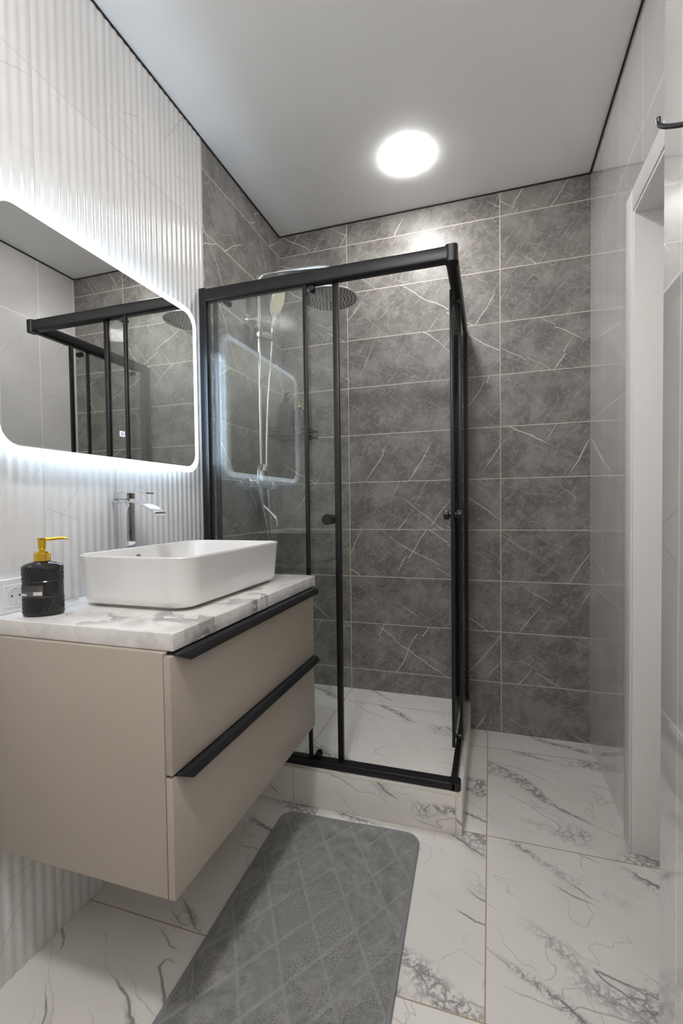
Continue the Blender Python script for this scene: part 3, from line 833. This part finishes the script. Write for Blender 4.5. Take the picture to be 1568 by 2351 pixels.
bm = bmesh.new(); lathe(bm, [(0.0070, 0.1525), (0.0072, 0.1550), (0.0085, 0.1570), (0.0085, 0.1775), (0.0100, 0.1795), (0.0100, 0.1805), (0.0030, 0.1812)], c0, 'z', 28)
nz = [sc + su * d + Vector((0, 0, z)) for d, z in ((0.006, 0.1770), (0.020, 0.1778), (0.034, 0.1795), (0.046, 0.1792), (0.0545, 0.1775))]
tube(bm, nz, [0.0042, 0.0038, 0.0034, 0.0032, 0.0026], 12); t.part('pump_head', bm, M['gold'])
def patch(th0, th1, z0, z1, off, n=14):
    bm = bmesh.new(); vs = []
    for d in (off, off - 0.0004):
        for z in (z0, z1):
            row = []
            for i in range(n + 1):
                th = math.radians(th0 + (th1 - th0) * i / n)
                p = sc + su * (math.cos(th) * (A_ + d)) + sv * (math.sin(th) * (B_ + d)) + Vector((0, 0, z)); row.append(bm.verts.new(p))
            vs.append(row)
    for i in range(n):
        bm.faces.new((vs[0][i], vs[0][i + 1], vs[1][i + 1], vs[1][i])); bm.faces.new((vs[2][i], vs[3][i], vs[3][i + 1], vs[2][i + 1]))
        bm.faces.new((vs[0][i], vs[2][i], vs[2][i + 1], vs[0][i + 1])); bm.faces.new((vs[1][i], vs[1][i + 1], vs[3][i + 1], vs[3][i]))
    bm.faces.new((vs[0][0], vs[1][0], vs[3][0], vs[2][0])); bm.faces.new((vs[0][n], vs[2][n], vs[3][n], vs[1][n]))
    return bm
lb = t.part('sticker', patch(184, 278, 0.0478, 0.0725, 0.0007), M['label_grey'], bt, label='grey sticker with small print')
bm = bmesh.new()
merge(bm, patch(190, 230, 0.0490, 0.0545, 0.0012)); merge(bm, patch(252, 276, 0.0500, 0.0580, 0.0012))
t.part('barcode_field', bm, M['label_white'], bt, label='white field')
bm = bmesh.new()
for z, e in ((0.0705, 276), (0.0680, 268), (0.0655, 276), (0.0630, 262), (0.0605, 270)):
    merge(bm, patch(188, e, z, z + 0.0009, 0.0011))
t.part('small_print', bm, M['label_dark'], bt)

# ------------------------------------------------------------------ wall socket
sy, sz = -1.561, 0.9222
t = Thing('wall_socket', 'white earthed wall socket behind the black soap dispenser', 'socket', (0.0, sy, sz))
def wallrr(w, h, r, x0, x1, bm, n=5): prism(bm, [(sy + u, sz + v) for u, v in rrect(w, h, r, n)], lambda u, v, d: (d, u, v), x0, x1)
bm = bmesh.new(); wallrr(0.0815, 0.0805, 0.004, 0.0005, 0.0115, bm); fr = t.part('frame', bm, M['white_plastic'])
bm = bmesh.new(); wallrr(0.0535, 0.0535, 0.002, 0.0112, 0.0135, bm)
ins = t.part('insert', bm, M['white_plastic'])
bm = bmesh.new(); lathe(bm, [(0.0205, 0.0134), (0.0205, 0.0146), (0.0190, 0.0146), (0.0185, 0.0137), (0.002, 0.0137)], (0.0, sy, sz), 'x', 36); t.part('cup', bm, M['white_plastic'], ins)
for dy, dz, r in ((0.0095, 0.0, 0.0024), (-0.0095, 0.0, 0.0024), (0.0, 0.0172, 0.0016), (0.0, -0.0172, 0.0016)):
    bm = bmesh.new(); lathe(bm, [(r, 0.0136), (r, 0.0142), (r * 0.5, 0.0142)], (0.0, sy + dy, sz + dz), 'x', 12)
    t.part('pin_hole' if dz == 0 else 'earth_clip', bm, M['hole'] if dz == 0 else M['steel'], ins)

# ------------------------------------------------------------------ illuminated mirror
MY0, MY1, MZ0, MZ1 = -1.626, -0.847, 1.260, 1.869
my, mz = (MY0 + MY1) / 2, (MZ0 + MZ1) / 2; mw, mh = MY1 - MY0, MZ1 - MZ0
t = Thing('wall_mirror', 'backlit mirror with rounded corners and a glowing frosted border on the fluted wall', 'mirror', (0.0, my, mz))
def yz(w, h, r, x0, x1, n=12):
    bm = bmesh.new(); prism(bm, [(my + u, mz + v) for u, v in rrect(w, h, r, n)], lambda u, v, d: (d, u, v), x0, x1); return bm
def ring_yz(wo, ho, ro, wi, hi_, ri, x0, x1, n=12):
    bm = bmesh.new()
    o_ = rrect(wo, ho, ro, n); i_ = rrect(wi, hi_, ri, n)
    P = lambda l, x: [bm.verts.new((x, my + u, mz + v)) for u, v in l]
    a, b, c, d = P(o_, x0), P(o_, x1), P(i_, x1), P(i_, x0); k = len(o_)
    for i in range(k):
        j = (i + 1) % k
        bm.faces.new((a[i], a[j], b[j], b[i])); bm.faces.new((b[i], b[j], c[j], c[i])); bm.faces.new((c[i], c[j], d[j], d[i])); bm.faces.new((d[i], d[j], a[j], a[i]))
    return bm
BW = 0.021
t.part('back_panel', yz(mw - 0.150, mh - 0.150, 0.03, 0.0035, 0.034), M['white_plastic'])
t.part('led_strip', ring_yz(mw - 0.126, mh - 0.126, 0.04, mw - 0.149, mh - 0.149, 0.03, 0.012, 0.022), M['led'], label='cool white light strip behind the glass')
t.part('frosted_border', ring_yz(mw, mh, 0.062, mw - 2 * BW, mh - 2 * BW, 0.050, 0.0345, 0.0400), M['frost'], label='glowing frosted border')
t.part('mirror_glass', yz(mw - 2 * BW - 0.0002, mh - 2 * BW - 0.0002, 0.050, 0.0345, 0.0399), M['mirror'], label='silvered glass')
ky, kz = -1.234, 1.3555
def kk(w, h, r, x0, x1):
    bm = bmesh.new(); prism(bm, [(ky + u, kz + v) for u, v in rrect(w, h, r, 4)], lambda u, v, d: (d, u, v), x0, x1); return bm
k_ = t.part('touch_key', kk(0.0200, 0.0165, 0.002, 0.0400, 0.0404), M['icon'], label='small lit touch key')
bm = bmesh.new()
o_ = rrect(0.0115, 0.0105, 0.003, 4); i_ = rrect(0.0085, 0.0075, 0.002, 4)
P = lambda l, x: [bm.verts.new((x, ky + u, kz + v)) for u, v in l]
a, b, c, d = P(o_, 0.0403), P(o_, 0.0406), P(i_, 0.0406), P(i_, 0.0403)
for i in range(len(o_)):
    j = (i + 1) % len(o_)
    bm.faces.new((a[i], a[j], b[j], b[i])); bm.faces.new((b[i], b[j], c[j], c[i])); bm.faces.new((c[i], c[j], d[j], d[i]))
box(bm, 0.0403, 0.0406, ky - 0.0025, ky + 0.0025, kz - 0.0020, kz + 0.0012)
t.part('key_mark', bm, M['icon_dark'], k_)

# ------------------------------------------------------------------ bath mat
mc = Vector((0.640, -1.240, 0.0)); mang = math.radians(1.8)
mW, mL, mR, mT = 0.500, 0.800, 0.050, 0.011
t = Thing('bath_mat', 'grey quilted plush bath mat on the floor before the shower step', 'bath mat', mc)
ru, rv_ = Vector((math.cos(mang), math.sin(mang), 0)), Vector((-math.sin(mang), math.cos(mang), 0))
bm = bmesh.new()
NX, NY = 100, 160
def inside(u, v):
    du, dv = abs(u) - (mW / 2 - mR), abs(v) - (mL / 2 - mR)
    if du > 0 and dv > 0: return mR - math.hypot(du, dv)
    return min(mW / 2 - abs(u), mL / 2 - abs(v))
def squeeze(u, v):
    """map the grid's square corners onto the rounded outline"""
    du, dv = abs(u) - (mW / 2 - mR), abs(v) - (mL / 2 - mR)
    if du > 0 and dv > 0:
        m = max(du, dv); hyp = math.hypot(du, dv)
        k = m / hyp
        return math.copysign(mW / 2 - mR + du * k, u), math.copysign(mL / 2 - mR + dv * k, v)
    return u, v
P_ = 0.115
grid = []
for j in range(NY + 1):
    row = []
    for i in range(NX + 1):
        u, v = squeeze((i / NX - 0.5) * (mW - 0.012), (j / NY - 0.5) * (mL - 0.012))
        a = ((u * 0.94 + v * 0.62) / P_) % 1.0; b = ((-u * 0.94 + v * 0.62) / P_) % 1.0
        q = min(min(a, 1 - a), min(b, 1 - b)) * P_
        e = inside(u, v)
        hgt = mT + 0.0045 * (1 - math.exp(-q / 0.006)) - 0.003
        hgt -= 0.005 * max(0.0, 1 - e / 0.014)
        p = mc + ru * u + rv_ * v + Vector((0, 0, hgt))
        row.append(bm.verts.new(p))
    grid.append(row)
for j in range(NY):
    for i in range(NX):
        bm.faces.new((grid[j][i], grid[j][i + 1], grid[j + 1][i + 1], grid[j + 1][i]))
edge = grid[0][:] + [grid[j][NX] for j in range(1, NY + 1)] + [grid[NY][i] for i in range(NX - 1, -1, -1)] + [grid[j][0] for j in range(NY - 1, 0, -1)]
lowv = [bm.verts.new((v.co.x, v.co.y, 0.0005)) for v in edge]
for i in range(len(edge)):
    j = (i + 1) % len(edge)
    bm.faces.new((edge[i], edge[j], lowv[j], lowv[i]))
bm.faces.new(lowv)
t.part('plush_pad', bm, M['mat'], sharp=70)
bm = bmesh.new()
ol = rrect(mW - 0.012, mL - 0.012, mR - 0.006, 10)
n = len(ol); k = 8; rings = []
for i in range(n):
    a, b = Vector((*ol[i - 1], 0)), Vector((*ol[(i + 1) % n], 0))
    tg = (b - a).normalized(); out = Vector((tg.y, -tg.x, 0))
    ring = []
    for m in range(k):
        th = 2 * PI * m / k
        p = Vector((*ol[i], 0)) + out * (math.cos(th) * 0.0062)
        ring.append(bm.verts.new(mc + ru * p.x + rv_ * p.y + Vector((0, 0, 0.0064 + math.sin(th) * 0.0060))))
    rings.append(ring)
for i in range(n):
    for m in range(k):
        bm.faces.new((rings[i][m], rings[i][(m + 1) % k], rings[(i + 1) % n][(m + 1) % k], rings[(i + 1) % n][m]))
t.part('binding', bm, M['binding'], sharp=70, label='plain grey edge binding')

# ------------------------------------------------------------------ robe hook on the pier
hy, hz = -1.605, 1.664
t = Thing('robe_hook', 'small black robe hook on the white tile pier at the right edge', 'hook', (PX, hy, hz))
bm = bmesh.new(); lathe(bm, [(0.019, 0.0), (0.019, -0.005), (0.016, -0.007), (0.004, -0.0072)], (PX, hy, hz), 'x', 28); t.part('rosette', bm, M['navy'])
bm = bmesh.new(); tube(bm, smooth_path([(PX - 0.005, hy, hz), (PX - 0.020, hy + 0.02, hz + 0.004), (PX - 0.034, hy + 0.060, hz + 0.032), (PX - 0.041, hy + 0.082, hz + 0.052), (PX - 0.042, hy + 0.086, hz + 0.066)], 7), 0.0036, 12)
t.part('arm', bm, M['navy'])
